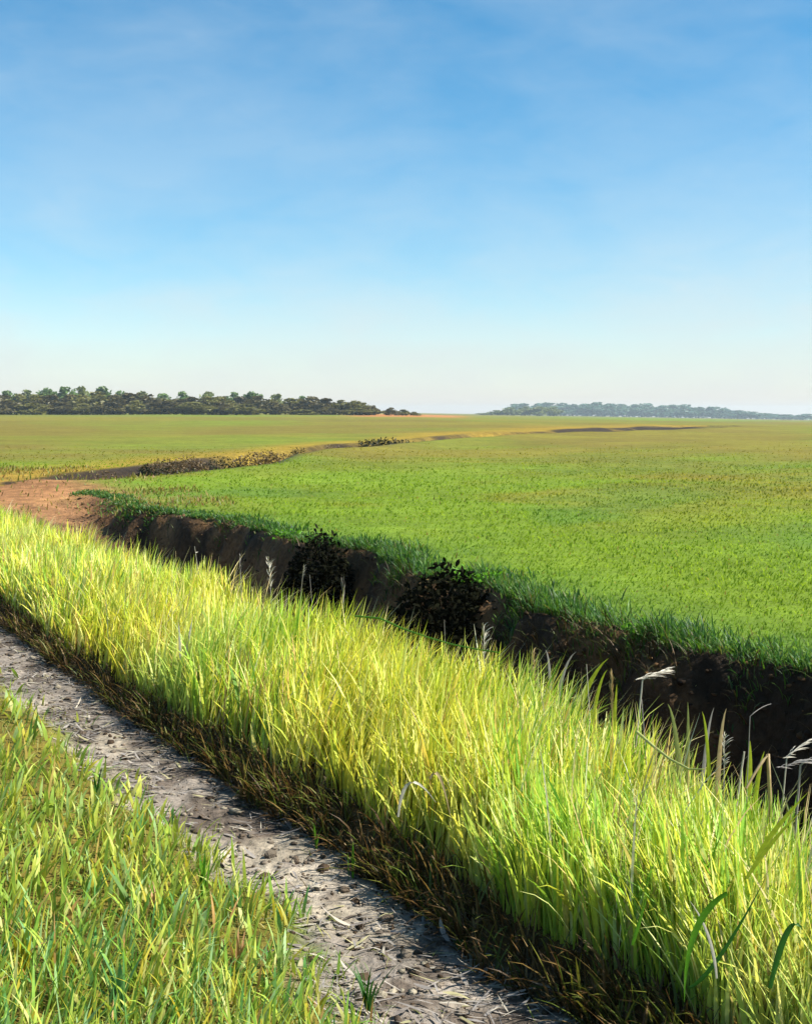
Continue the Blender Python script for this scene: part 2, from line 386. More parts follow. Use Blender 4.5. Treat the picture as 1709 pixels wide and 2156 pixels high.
# verge in the left foreground
def verge_grass():
    N = 80000
    r = np.exp(RNG.uniform(math.log(1.7), math.log(16), N)); a = np.radians(RNG.uniform(-62, 30, N))
    X, Y = r*np.sin(a), r*np.cos(a); u, v = to_uv(X, Y)
    pi = pin_v(u); pn = fbm(X*4, Y*4, 3)
    dens = np.clip(1 - sst(pi-0.22, pi+0.14, v + 0.5*(pn-0.5)), 0, 1)
    keep = (RNG.random(N) < dens)
    bare = sst(0.60, 0.72, fbm(X*2.2+5, Y*2.2, 3)); keep &= RNG.random(N) > 0.7*bare
    X, Y, r, u, v = X[keep], Y[keep], r[keep], u[keep], v[keep]; n = len(X)
    P = np.stack([X, Y, height(X, Y)-0.008], -1)
    cl = fbm(X*3.5, Y*3.5, 3)
    L = RNG.uniform(0.08, 0.19, n)*(0.6 + 0.8*cl)*(0.75 + 0.25*sst(0.0, 0.5, pin_v(u)-v))
    W = RNG.uniform(0.006, 0.0155, n)*np.clip(r/4, 0.8, 2.5)
    az = np.where(RNG.random(n) < 0.4, RNG.normal(math.radians(55), 0.6, n), RNG.uniform(0, 6.28, n))
    col = palette(n, [((164,188,74),4),((128,172,68),5),((190,202,88),3),((96,154,82),2.6),((212,214,132),1.6),((200,188,66),1.8),((196,154,100),0.7),((156,194,132),1.5)])
    g = sst(0.46, 0.66, fbm(X*1.1+3, Y*1.1+9, 3)); col = col*(1-0.4*g[:, None]) + lin(160,176,56)*0.4*g[:, None]
    return blades('verge_grass', P, az, L, W, np.abs(RNG.normal(0.22, 0.2, n)), np.abs(RNG.normal(0.55, 0.4, n)), col*0.98, M_grass, 4, root=lin(140,128,60)*0.8, rootmix=0.45)
def verge_moss():
    N = 70000
    r = np.exp(RNG.uniform(math.log(1.8), math.log(9), N)); a = np.radians(RNG.uniform(-50, 24, N))
    X, Y = r*np.sin(a), r*np.cos(a); u, v = to_uv(X, Y)
    k = RNG.random(N) < np.clip(1 - sst(pin_v(u)-0.15, pin_v(u)+0.22, v + 0.4*(fbm(X*4, Y*4, 3)-0.5)), 0.02, 1)
    X, Y = X[k], Y[k]; n = len(X)
    col = palette(n, [((140,156,70),4),((110,140,64),3),((164,168,90),2.5),((128,110,66),1.0),((190,184,120),1.4)])*0.8
    return blades('fine_verge_grass', np.stack([X, Y, height(X, Y)-0.005], -1), RNG.uniform(0, 6.28, n), RNG.uniform(0.03, 0.085, n), RNG.uniform(0.002, 0.005, n), np.abs(RNG.normal(0.6, 0.4, n)), np.abs(RNG.normal(0.7, 0.5, n)), col, M_grass, 3)
tag(verge_moss(), 'fine matted grass and thatch between the broader verge blades', 'grass', kind='stuff')
tag(verge_grass(), 'short mixed green grass on the verge left of the footpath', 'grass', kind='stuff')

# the field: short crop, blades widening with distance so that each stays about a pixel
def field_grass():
    N = 300000
    r = np.exp(RNG.uniform(math.log(6.5), math.log(210), N)); a = np.radians(RNG.uniform(-30, 30, N))
    X, Y = r*np.sin(a), r*np.cos(a); u, v = to_uv(X, Y)
    d, s = creek_d(X, Y)
    keep = (v > edge_v(u) - 0.03) & (d > 1.05) & (soil_mask(X, Y, u, v) < RNG.random(N)*0.8)
    keep &= ~((u > 19) & (v < 3.4)) & (RNG.random(N) > sst(9, 75, r))
    X, Y, r, u, v = X[keep], Y[keep], r[keep], u[keep], v[keep]; n = len(X)
    P = np.stack([X, Y, height(X, Y)-0.01], -1)
    L = RNG.uniform(0.03, 0.075, n)*(0.5+1.0*fbm(X*0.5, Y*0.5, 4)); W = RNG.uniform(0.007, 0.014, n)*np.clip(r/9, 1, 9)
    L = L*(1 - 0.45*sst(25, 120, r))
    col = field_color(X, Y)*1.9*RNG.uniform(0.88, 1.14, (n, 1))
    dry = RNG.random(n) < 0.02; col[dry] = lin(190,180,96)*0.5
    az = np.where(RNG.random(n) < 0.5, RNG.normal(math.radians(80), 0.6, n), RNG.uniform(0, 6.28, n))
    return blades('field_grass', P, az, L, W, np.abs(RNG.normal(0.45, 0.25, n)), np.abs(RNG.normal(0.7, 0.4, n)), col, M_field, 2)
tag(field_grass(), 'short even green grass growing over the wide field', 'grass', kind='stuff')

# longer grass hanging over the ditch from the field's edge
def edge_grass():
    N = 26000
    u = 1.5 + 25*RNG.random(N)**1.4
    v = edge_v(u) + np.abs(RNG.normal(0, 0.26, N)) - 0.06 - 0.35*RNG.random(N)**2*sst(0.4, 0.65, fbm(u*1.6+3, u*0.3, 3))
    X, Y = to_xy(u, v); P = np.stack([X, Y, height(X, Y)-0.01], -1)
    cl = fbm(u*2.2, v, 3)
    L = RNG.uniform(0.07, 0.24, N)*(0.25+1.4*cl**1.3)*(1 - 0.6*sst(10, 20, u)); W = RNG.uniform(0.006, 0.013, N)*np.clip(np.hypot(X, Y)/9, 1, 2.4)
    az = np.where(RNG.random(N) < 0.5, RNG.normal(math.radians(-118), 0.8, N), RNG.uniform(0, 6.28, N))
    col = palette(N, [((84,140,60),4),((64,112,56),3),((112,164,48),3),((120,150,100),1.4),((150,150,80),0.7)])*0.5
    return blades('ditch_edge_grass', P, az, L, W, np.abs(RNG.normal(0.2, 0.2, N)), np.abs(RNG.normal(0.9, 0.5, N)), col, M_grass, 4)
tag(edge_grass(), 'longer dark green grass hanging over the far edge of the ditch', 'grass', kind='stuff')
def bank_weeds():
    N = 9000
    u = 2.0 + 20*RNG.random(N)**1.6
    v = edge_v(u) - 0.04 - np.abs(RNG.normal(0.12, 0.26, N))
    X, Y = to_xy(u, v); P = np.stack([X, Y, height(X, Y)-0.01], -1)
    keep = RNG.random(N) < np.clip(1.1 - 0.5*(u-4)/6, 0.12, 1)*sst(0.35, 0.6, fbm(u*1.5+9, v*2, 3))
    P = P[keep]; n = len(P)
    az = RNG.normal(math.radians(-118), 0.9, n)
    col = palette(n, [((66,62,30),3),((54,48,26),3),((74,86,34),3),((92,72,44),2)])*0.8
    return blades('bank_weeds', P, az, RNG.uniform(0.10, 0.34, n), RNG.uniform(0.006, 0.012, n), np.abs(RNG.normal(0.4, 0.3, n)), np.abs(RNG.normal(1.3, 0.5, n)), col, M_dry, 4)
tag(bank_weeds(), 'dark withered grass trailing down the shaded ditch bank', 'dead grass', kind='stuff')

# straw trodden into the footpath
def straw():
    N = 9000
    u = 0.5 + 17*RNG.random(N)**1.5
    pi, po = pin_v(u), pout_v(u); v = pi - 0.08 + (po - pi + 0.12)*RNG.random(N)
    X, Y = to_xy(u, v); m = fbm(X*4+2, Y*4, 3)
    keep = RNG.random(N) < 0.10 + 0.9*sst(0.44, 0.62, m)
    X, Y = X[keep], Y[keep]; n = len(X)
    P = np.stack([X, Y, height(X, Y) + 0.001 + 0.018*RNG.random(n)**2], -1)
    az = np.where(RNG.random(n) < 0.6, RNG.normal(math.radians(80), 0.55, n) + math.pi*(RNG.random(n) < 0.5), RNG.uniform(0, 6.28, n))
    col = palette(n, [((172,164,156),4),((156,150,146),4),((192,184,168),2.2),((134,126,120),3),((110,98,88),1.5),((176,170,130),1)])*0.72
    return blades('straw_litter', P, az, RNG.uniform(0.03, 0.11, n), np.clip(RNG.lognormal(math.log(0.0075), 0.55, n), 0.002, 0.022), RNG.normal(1.44, 0.10, n), RNG.normal(0.12, 0.42, n), col, M_dry, 4)
tag(straw(), 'grey beige trampled straw lying over the narrow footpath', 'straw', kind='stuff')

def lumps(name, X, Y, size, col, mat, sink=0.3):
    n = len(X)
    ico = np.array([(0,0,1),(0.89,0,0.45),(0.28,0.85,0.45),(-0.72,0.53,0.45),(-0.72,-0.53,0.45),(0.28,-0.85,0.45),(0.72,0.53,-0.45),(-0.28,0.85,-0.45),(-0.89,0,-0.45),(-0.28,-0.85,-0.45),(0.72,-0.53,-0.45),(0,0,-1)])
    tri = np.array([(0,1,2),(0,2,3),(0,3,4),(0,4,5),(0,5,1),(1,6,2),(2,7,3),(3,8,4),(4,9,5),(5,10,1),(6,7,2),(7,8,3),(8,9,4),(9,10,5),(10,6,1),(11,7,6),(11,8,7),(11,9,8),(11,10,9),(11,6,10)])
    Vl = ico[None]*RNG.uniform(0.6, 1.3, (n, 12, 1))*size[:, None, None]*np.array([1, 1, 0.6])[None]*RNG.uniform(0.7, 1.3, (n, 1, 3))
    th = RNG.uniform(0, 6.28, n); c_, s_ = np.cos(th)[:, None], np.sin(th)[:, None]
    Vl = np.stack([Vl[..., 0]*c_ - Vl[..., 1]*s_, Vl[..., 0]*s_ + Vl[..., 1]*c_, Vl[..., 2]], -1)
    Vl += np.stack([X, Y, height(X, Y) + size*(0.5 - sink)], -1)[:, None]
    return link_mesh(name, Vl.reshape(-1, 3), ((np.arange(n)*12)[:, None, None] + tri[None]).reshape(-1, 3), mat, col=np.repeat(col, 12, 0), smooth=False)
def path_clods():
    N = 5200; u = 0.5 + 16*RNG.random(N)**1.5; pi, po = pin_v(u), pout_v(u); v = pi - 0.05 + (po - pi + 0.10)*RNG.random(N)
    X, Y = to_xy(u, v)
    return lumps('clods', X, Y, np.clip(RNG.lognormal(math.log(0.007), 0.55, N), 0.003, 0.028), palette(N, [((150,138,124),4),((120,106,92),3),((182,172,152),2),((96,80,64),2)])*0.5, M_soil)
tag(path_clods(), 'dry grey clods of mud crumbled over the footpath', 'clods', kind='stuff')
def bank_clods():
    N = 3000; u = 1.5 + 24*RNG.random(N)**1.4; v = edge_v(u) - 0.02 - 0.9*RNG.random(N)
    X, Y = to_xy(u, v)
    return lumps('bank_clods', X, Y, np.clip(RNG.lognormal(math.log(0.013), 0.55, N), 0.005, 0.04), palette(N, [((100,76,50),4),((70,55,40),4),((110,86,58),1.0),((52,42,32),3)])*0.85, M_mud, 0.45)
tag(bank_clods(), 'dark clods of earth slipping down the ditch bank', 'clods', kind='stuff')
def soil_grass():
    N = 16000; u = RNG.uniform(18, 44, N); v = RNG.uniform(2.9, 9.5, N); X, Y = to_xy(u, v)
    m = soil_mask(X, Y, u, v); keep = (RNG.random(N) < 0.10 + 0.9*(1-m)*sst(0.35, 0.6, fbm(X*0.8+4, Y*0.8, 3))) & (height(X, Y) > -0.25) & (m > 0.03)
    X, Y = X[keep], Y[keep]; n = len(X)
    return blades('bare_ground_grass', np.stack([X, Y, height(X, Y)-0.01], -1), RNG.uniform(0, 6.28, n), RNG.uniform(0.05, 0.16, n), RNG.uniform(0.015, 0.035, n), np.abs(RNG.normal(0.3, 0.2, n)), np.abs(RNG.normal(0.6, 0.4, n)), palette(n, [((150,150,60),3),((176,160,84),3),((120,146,58),2),((160,120,80),2)])*0.6, M_grass, 3)
tag(soil_grass(), 'thin dry grass invading the bare brown ground at the ditch head', 'grass', kind='stuff')
def seed_grass():
    u, v, f, X, Y, P = strip_points(2600, 0.3, 32, 1.8, 0.15, 0.05)
    q = RNG.random(len(u)) < 0.35; v = np.where(q, crest_v(u) - np.abs(RNG.normal(0, 0.08, len(u))), v); X, Y = to_xy(u, v); P = np.stack([X, Y, height(X, Y)-0.01], -1)
    n = len(u); L = RNG.uniform(0.42, 0.62, n)*(0.8+0.3*fbm(X*2, Y*2, 2))
    az = math.radians(75) + RNG.normal(0, 1.0, n)
    return blades('seeding_grass', P, az, L, RNG.uniform(0.004, 0.009, n), np.abs(RNG.normal(0.12, 0.12, n)), np.abs(RNG.normal(0.6, 0.4, n)), palette(n, [((214,200,140),4),((196,170,116),3),((206,206,170),3),((180,190,90),3)])*0.85, M_dry, 6)
tag(seed_grass(), 'pale flowering grass stems scattered through the tall strip', 'grass', kind='stuff')

# ------------------------------------------------------------------ single plants and stalks
def tube(pts, r0, r1, sides=6):
    pts = np.asarray(pts, float); n = len(pts); Vv = []; Fq = []
    for i, p in enumerate(pts):
        d = pts[min(i+1, n-1)] - pts[max(i-1, 0)]; d /= (np.linalg.norm(d) + 1e-9)
        a = np.cross(d, [0.3, 0.9, 0.1]); a /= np.linalg.norm(a); b = np.cross(d, a)
        r = r0 + (r1-r0)*i/(n-1)
        for k in range(sides):
            t = 2*math.pi*k/sides; Vv.append(p + r*(math.cos(t)*a + math.sin(t)*b))
    for i in range(n-1):
        for k in range(sides):
            Fq.append((i*sides+k, i*sides+(k+1) % sides, (i+1)*sides+(k+1) % sides, (i+1)*sides+k))
    return np.array(Vv), np.array(Fq)
def join(parts):
    Vs, Fs, o = [], [], 0
    for v, f in parts: Vs.append(v); Fs.append(np.asarray(f) + o); o += len(v)
    return np.concatenate(Vs), np.concatenate(Fs)
def ribbon(pts, w, prof=(0.6, 1.0, 0.9, 0.55, 0.05), side=None, fold=0.25):
    """a leaf: a strip along pts with a shallow keel, width w"""
    pts = np.asarray(pts, float); n = len(pts); Vv = []; Fq = []
    for i, p in enumerate(pts):
        d = pts[min(i+1, n-1)] - pts[max(i-1, 0)]; d /= (np.linalg.norm(d) + 1e-9)
        s = np.array(side if side is not None else (1.0, 0.15, 0.0), float); s = s - d*(s@d); s /= (np.linalg.norm(s) + 1e-9)
        nn_ = np.cross(s, d); h = w*0.5*np.interp(i/(n-1), np.linspace(0, 1, len(prof)), prof)
        Vv += [p - s*h, p + nn_*h*fold, p + s*h]
    for i in range(n-1):
        Fq += [(3*i, 3*i+1, 3*i+4, 3*i+3), (3*i+1, 3*i+2, 3*i+5, 3*i+4)]
    return np.array(Vv), np.array(Fq)
def bez(p0, p1, p2, n=9):
    t = np.linspace(0, 1, n)[:, None]; p0, p1, p2 = map(lambda q: np.asarray(q, float), (p0, p1, p2))
    return (1-t)**2*p0 + 2*t*(1-t)*p1 + t*t*p2
def pix(x, y, Y): return np.array([(x-CX)*Y/F, Y, EYE - (y-HZ)*Y/F])
_cp = [(0,1070),(100,1105),(200,1128),(330,1175),(450,1202),(600,1252),(750,1302),(900,1345),(1000,1385),(1100,1412),(1200,1455),(1300,1515),(1400,1572),(1500,1622),(1600,1665),(1709,1720)]
_cY = [at(x, y, 0.5)[1] for x, y in _cp]
def crestY(x): return float(np.interp(x, [p[0] for p in _cp], _cY))
def gz(x, y): return float(height(np.array([x]), np.array([y]))[0])
_mats = {}
def pm(name, rgb, k=0.62, trans=0.3):
    if name not in _mats: _mats[name] = leaf_mat(name, tuple(lin(*rgb)*k), trans=trans, tint=(1.05, 1.0, 0.7), vary=0.2, vscale=60)
    return _mats[name]
PALE = pm('pale_stalk', (206,200,184), 0.75, 0.2); GREY = pm('grey_stalk', (170,164,158), 0.7, 0.2); TAN = pm('tan_stalk', (196,172,128), 0.7, 0.25)
LIME = pm('lime_leaf', (196,210,60), 0.66, 0.5); GREEN = pm('green_leaf', (112,176,44), 0.6, 0.45); DEEP = pm('deep_leaf', (64,124,44), 0.6, 0.4); BUFF = pm('buff_leaf', (206,160,110), 0.66, 0.3)

def local(V_, o): return V_ - np.array(o)
def stalk(label, xb, tip, mid=None, mat=PALE, r=0.0022, head=None, leaves=(), Yoff=0.0, name='dry_stalk', cat='grass stalk', group='stalks standing along the crest of the grass strip'):
    """a single stalk rooted on the strip; tip and bend given as seen, turned into places at the strip's crest"""
    Y = crestY(xb) + Yoff
    bx = (xb-CX)*Y/F; b = np.array([bx, Y, gz(bx, Y)])
    t = pix(tip[0], tip[1], Y + random.uniform(-0.06, 0.06))
    m = pix(mid[0], mid[1], Y) if mid else (b + t)/2 + np.array([0.0, 0, 0.05])
    root = empty(name, b); tag(root, label, cat, group)
    line = bez(b, m*1.0, t, 12) if not mid else np.concatenate([bez(b, (b+m)/2 + np.array([0,0,0.02]), m, 8)[:-1], bez(m, (m+t)/2 + np.array([0,0,0.012]), t, 6)])
    v, f = tube(local(line, b), r, r*0.45); link_mesh('stem', v, f, mat, root)
    if head:
        kind, n, ln = head; parts = []; n = int(n*2.6)
        seg = np.linalg.norm(line[-1]-line[-4]); d = (line[-1] - line[-4])/seg
        for i in range(n):
            h = i/n; q = line[-1] - d*ln*h + np.array([random.gauss(0, 0.0015)]*3)
            a = random.uniform(0, 6.28); side = np.array([math.cos(a), math.sin(a)*0.8, random.uniform(-0.1, 0.3)])
            wide_ = 0.22 if kind == 'brush' else 0.62
            dr = d + side*wide_; dr /= np.linalg.norm(dr); l_ = ln*(0.14 + 0.22*math.sin(math.pi*(0.15 + 0.8*h)))*random.uniform(0.7, 1.25)
            q2 = local(q, b); droop_ = np.array([0.25*l_, 0, -0.22*l_]) if kind == 'plume' else np.zeros(3)
            parts.append(ribbon(bez(q2, q2 + dr*l_*0.6, q2 + dr*l_ + droop_, 5), max(0.0035, l_*0.11), (0.3, 0.9, 1.0, 0.7, 0.1), side=(math.sin(a), 1, 0.2)))
        v, f = join(parts); link_mesh('seed_head', v, f, mat, root)
    for (h, lx, ly, w, lm) in leaves:
        p0 = line[int(h*(len(line)-1))]; p2 = pix(lx, ly, Y)
        v, f = ribbon(local(bez(p0, (p0+p2)/2 + np.array([0, 0, 0.06*np.linalg.norm(p2-p0)*2]), p2, 7), b), w)
        link_mesh('leaf', v, f, lm, root)
    return root
def leaf_thing(label, base, tip, mid, w, mat, Y=None, name='broad_grass', cat='tall grass', group='broad leaves standing out of the tall grass', toground=True):
    Y = Y or crestY(base[0])
    b = pix(base[0], base[1], Y)
    if toground: b[2] = gz(b[0], b[1])
    t = pix(tip[0], tip[1], Y); m = pix(mid[0], mid[1], Y)
    line = bez(b, m, t, 11)
    v, f = ribbon(local(line, b), w); o = link_mesh(name, v, f, mat); o.location = b
    return tag(o, label, cat, group)

stalk('pale stalk with a tiny leaf, leaning left at the leftmost end of the ditch crest', 432, (410,1150), None, PALE, 0.0035, leaves=[(0.95, 418, 1162, 0.014, PALE)])
stalk('short tan stalk just left of the pale leaning stalk by the ditch', 375, (370,1160), None, TAN, 0.004)
stalk('grey stalk with a thin upright tip where the dark bank begins', 512, (505,1172), None, GREY, 0.004, head=('brush', 5, 0.10))
stalk('white feathery seed head against the darkest stretch of the ditch, left of centre', 578, (566,1180), None, PALE, 0.003, head=('plume', 12, 0.20))
stalk('small white seed head right of the feathery one in the ditch', 618, (640,1192), None, PALE, 0.0025, head=('plume', 6, 0.08))
stalk('grey fuzzy seed head below the dark scrub bush farther left', 724, (722,1225), None, GREY, 0.003, head=('brush', 10, 0.16))
stalk('thin grey stalk left of the grey fuzzy seed head', 668, (652,1210), None, GREY, 0.0025)
stalk('plain thin grey stalk standing below the nearer dark scrub bush', 942, (935,1305), None, GREY, 0.0026)
stalk('white plumed seed head right below the nearer dark scrub bush', 1022, (1018,1318), None, PALE, 0.003, head=('plume', 12, 0.16))
stalk('tan branching seed head at the middle of the crest', 1138, (1122,1372), None, TAN, 0.003, head=('plume', 10, 0.13))
leaf_thing('grey curled blade touching the tan branching seed head', (1156,1420), (1148,1368), (1164,1390), 0.018, GREY, name='dry_sedge', cat='dry grass')
leaf_thing('lavender grey blade curving right over the dark ditch', (1155,1430), (1212,1372), (1168,1402), 0.02, GREY, name='dry_sedge', cat='dry grass')
stalk('thin pale stalk crossed by two lime leaves', 1252, (1234,1398), None, PALE, 0.0024, leaves=[])
leaf_thing('long lime leaf slanting up right behind a thin pale stalk', (1170,1480), (1280,1386), (1225,1425), 0.03, LIME)
leaf_thing('short lime leaf slanting right below the long slanting one', (1225,1470), (1278,1410), (1250,1432), 0.02, LIME)
stalk('tan stalk with a fat two-pronged seed head and yellow leaf', 1294, (1286,1425), None, TAN, 0.005, head=('brush', 12, 0.14), leaves=[(0.6, 1298, 1440, 0.016, LIME)])
stalk('tall bent reed with a drooping plume pointing right', 1318, (1402,1412), (1352,1432), PALE, 0.0045, head=('plume', 12, 0.14), name='bent_reed', cat='reed')
stalk('thin grey green stalk leaning left beside the bent reed', 1372, (1350,1472), None, GREY, 0.003)
leaf_thing('olive grey blade leaning left in a V of two blades', (1440,1590), (1405,1482), (1432,1520), 0.022, pm('olive_blade', (150,160,90)), name='dry_sedge', cat='dry grass')
leaf_thing('olive green blade standing upright in a V of two blades', (1440,1590), (1447,1478), (1450,1540), 0.018, pm('olive_blade', (150,160,90)), name='dry_sedge', cat='dry grass')
leaf_thing('narrow lime blade crossing a grey blade near the right crest', (1500,1590), (1477,1498), (1494,1530), 0.016, LIME)
leaf_thing('narrow grey blade crossing a lime blade near the right crest', (1462,1600), (1502,1490), (1480,1540), 0.016, GREY, name='dry_sedge', cat='dry grass')
leaf_thing('tall tan blade right of the crossed pair', (1502,1640), (1528,1492), (1508,1540), 0.02, TAN, name='dry_sedge', cat='dry grass')
stalk('white fishbone-shaped seed head low at the right crest', 1520, (1524,1552), None, PALE, 0.002, head=('plume', 11, 0.10))
stalk('blunt pale stub pointing right beside the fishbone seed head', 1522, (1566,1582), None, PALE, 0.006, name='dry_stub')
stalk('hair-thin grey stalk arching right over the dark water ditch', 1560, (1622,1482), (1578,1508), GREY, 0.0018)
leaf_thing('large pointed lime leaf upright near the right edge of the crest', (1548,1700), (1578,1560), (1580,1640), 0.035, LIME)
leaf_thing('lime leaf slanting to the tip of a broken reed', (1560,1690), (1608,1582), (1590,1625), 0.022, LIME)
stalk('broken brown reed bent over at its knee at right', 1632, (1570,1660), (1616,1588), TAN, 0.008, name='broken_reed', cat='reed')
stalk('bare pale twig forking up right at the right edge', 1622, (1700,1560), (1655,1598), PALE, 0.003, head=('plume', 6, 0.12), name='bare_twig', cat='twig')
stalk('bare grey twig with side barbs, lowest at the right edge', 1655, (1709,1600), (1684,1612), GREY, 0.0045, head=('plume', 7, 0.12), name='bare_twig', cat='twig')
leaf_thing('pale yellow broad leaf pointing up right at the right border', (1590,1810), (1700,1668), (1625,1745), 0.016, LIME, Y=3.3, toground=False)
leaf_thing('second yellow broad leaf under the one at the right border', (1570,1850), (1688,1705), (1612,1780), 0.014, LIME, Y=3.15, toground=False)
# thin stems standing in for the raised ridge line of the crest
def lying(label, pts, mat):
    P = [pix(x, y + 10, crestY(x)*0.955 - 0.04) + np.array([0, 0, random.uniform(-0.012, 0.012)]) for x, y in pts]
    v, f = tube(local(np.array(P), P[0]), 0.006, 0.003); o = link_mesh('crest_ridge_stem', v, f, mat); o.location = P[0]
    tag(o, label, 'reed', 'stems standing in for the crest ridge line')
lying('yellow stem tracing the crest ridge line at the far left', [(48,1104),(80,1112),(110,1120),(140,1132),(168,1140)], LIME)
lying('long green stem tracing the ridge line along the middle of the crest', [(748,1284),(800,1296),(850,1312),(900,1328),(950,1342),(1000,1358),(1050,1368)], GREEN)
lying('pale stem tracing the ridge line down the right part of the crest', [(1340,1535),(1375,1560),(1410,1585),(1450,1602),(1480,1612)], pm('pale_ridge', (206,214,130)))
# stems on the front of the strip, drooping to the path
def frontY(x): return float(np.interp(x, [0,300,500,700,900,1050,1200,1290,1709], [10.2,6.94,5.8,4.96,4.33,3.89,3.6,3.43,2.6]))
def droop(label, base, mid, tip, w, mat, dY=0.05, name='drooping_grass'):
    return leaf_thing(label, base, tip, mid, w, mat, Y=frontY(base[0]) + dY, name=name, cat='tall grass', group='single blades on the front of the grass strip', toground=False)
droop('bleached blade drooping over the brown bank foot, left of its twin', (838,1720), (850,1590), (918,1690), 0.013, PALE, -0.08)
droop('bleached blade arching down right of its twin over the brown bank foot', (905,1640), (925,1590), (950,1730), 0.012, TAN, -0.08)
droop('short white vertical blade upright in the yellow grass, left part', (380,1390), (379,1340), (376,1310), 0.014, PALE, 0.5)
droop('white slanted blade in the yellow grass beside the short vertical one', (392,1380), (398,1340), (406,1300), 0.014, PALE, 0.5)
droop('white curved blade high in the yellow grass left of centre', (430,1306), (450,1304), (460,1288), 0.02, PALE, 2.0)
droop('bent white stem hanging in the green grass at lower right', (1508,2060), (1500,1960), (1450,1895), 0.008, PALE, -0.05)
droop('broad dark green leaf hanging at the lower right corner', (1530,1880), (1440,1930), (1440,2110), 0.018, GREEN, -0.12)
droop('broad green leaf sweeping up right at the lower right corner', (1450,2080), (1500,2060), (1610,1850), 0.013, DEEP, -0.1)
droop('dark green leaf hooked over at the right edge near the bottom', (1620,2080), (1660,1900), (1690,1960), 0.016, DEEP, -0.1)
droop('small bright green leaf hanging above the bare bank foot', (1330,1990), (1340,1960), (1362,1885), 0.011, GREEN, -0.1)

# tufts and weeds beside the footpath
def tuft(label, x, y, n, h, w, mat, spread=0.5, name='grass_tuft', cat='grass tuft', group='single green tufts beside the footpath'):
    X, Y = at(x, y, -0.03); b = np.array([X, Y, gz(X, Y)-0.005]); parts = []
    for i in range(n):
        a = random.uniform(0, 6.28); l_ = h*random.uniform(0.6, 1.1); s = np.array([math.cos(a), math.sin(a), 0])*spread*l_*random.uniform(0.2, 1)
        p0 = np.array([random.uniform(-1,1), random.uniform(-1,1), 0])*0.012
        parts.append(ribbon(bez(p0, p0 + s*0.3 + np.array([0,0,l_*0.7]), p0 + s + np.array([0,0,l_]), 7), w*random.uniform(0.7, 1.2), side=(math.cos(a+1.5+random.uniform(-0.5,0.5)), math.sin(a+1.5), 0)))
    v, f = join(parts); o = link_mesh(name, v, f, mat); o.location = b; return tag(o, label, cat, group)
tuft('bright green tuft of two blades against the dark bank foot', 668, 1772, 4, 0.11, 0.016, GREEN, 0.35)
tuft('single tall green sprig right of the two-bladed tuft', 738, 1838, 2, 0.15, 0.012, GREEN, 0.12)
tuft('low dark green weed tuft on the straw at the path edge', 972, 1985, 16, 0.05, 0.010, DEEP, 0.9)
tuft('tiny lime green sprout alone on the dark bank foot', 1318, 2062, 7, 0.035, 0.016, LIME, 0.8)
tuft('pale green spiky tuft in the middle of the near verge', 590, 2090, 9, 0.16, 0.012, pm('pale_green', (178,206,110)), 0.5)
tuft('deep green bladed tuft at the upper end of the verge', 205, 1690, 6, 0.15, 0.012, DEEP, 0.35)
tuft('tall deep green tuft leaning at the verge beside the straw', 430, 1905, 8, 0.16, 0.014, GREEN, 0.45)
tuft('green tuft fanning out at the near end of the footpath', 770, 2120, 9, 0.16, 0.011, DEEP, 0.8)
tuft('bluish green broad tuft in the bottom left corner', 250, 2160, 9, 0.17, 0.02, pm('blue_green', (120,176,110)), 0.4)
tuft('yellow broad-bladed tuft at the left border near the bottom', 50, 2080, 7, 0.15, 0.018, pm('yellow_leaf', (206,196,50)), 0.4)
tuft('tan dried tuft in the middle of the verge', 330, 1950, 6, 0.12, 0.010, BUFF, 0.7, name='dry_tuft')
tuft('buff dried tuft nearer the straw, right of the tan one', 500, 2060, 6, 0.11, 0.010, BUFF, 0.7, name='dry_tuft')

# leafy weeds and scrub on the far bank of the ditch
def leafy(name, label, cat, group, x, y, w, h, n, leaf, mat, stem_mat, z0=-0.05, depth=None):
    X, Y = at(x, y, 0.0)
    if name in ('scrub_bush', 'leafy_weed'):
        u_, v_ = to_uv(X, Y); X, Y = (float(q) for q in to_xy(u_, float(edge_v(u_)) - (0.58 if name == 'scrub_bush' else 0.02)))
    b = np.array([X, Y, gz(X, Y) + z0]); h = (max(0.3, 0.17 - gz(X, Y)) if name == 'scrub_bush' else h*0.6) + (0 if name == 'scrub_bush' else min(0.8, max(0.0, max(gz(X-5, Y+3), gz(X+5, Y-3)) - gz(X, Y))) if name == 'low_shrub' else 0.4*h); root = empty(name, b); tag(root, label, cat, group)
    parts = []; stems = []
    for i in range(9):
        a = random.uniform(0, 6.28); q = np.array([math.cos(a)*w*0.4*random.random(), math.sin(a)*(depth or w)*0.4*random.random(), h*random.uniform(0.5, 0.95)])
        stems.append(tube(bez((0,0,-0.03), q*np.array([0.3,0.3,0.7]), q, 6), 0.006, 0.002, 5))
    v, f = join(stems); link_mesh('stem', v, f, stem_mat, root)
    for i in range(n):
        a = random.uniform(0, 6.28); e = random.random()**0.5; zz = random.random()
        p = np.array([math.cos(a)*e*w*0.5, math.sin(a)*e*(depth or w)*0.5, h*zz*(1.1 - 0.55*e**2) + 0.03*math.sin(5*a)])
        d = np.array([random.gauss(0,1), random.gauss(0,1), random.gauss(0.1,0.7)]); d /= np.linalg.norm(d)
        s = np.cross(d, [random.gauss(0,1), random.gauss(0,1), random.gauss(0,1)]); l_ = leaf*random.uniform(0.6, 1.3)
        parts.append(ribbon(bez(p, p+d*l_*0.5+np.array([0,0,0.1*l_]), p+d*l_, 4), l_*0.5, (0.3, 1, 0.9, 0.05), side=s))
    v, f = join(parts); link_mesh('foliage', v, f, mat, root); return root
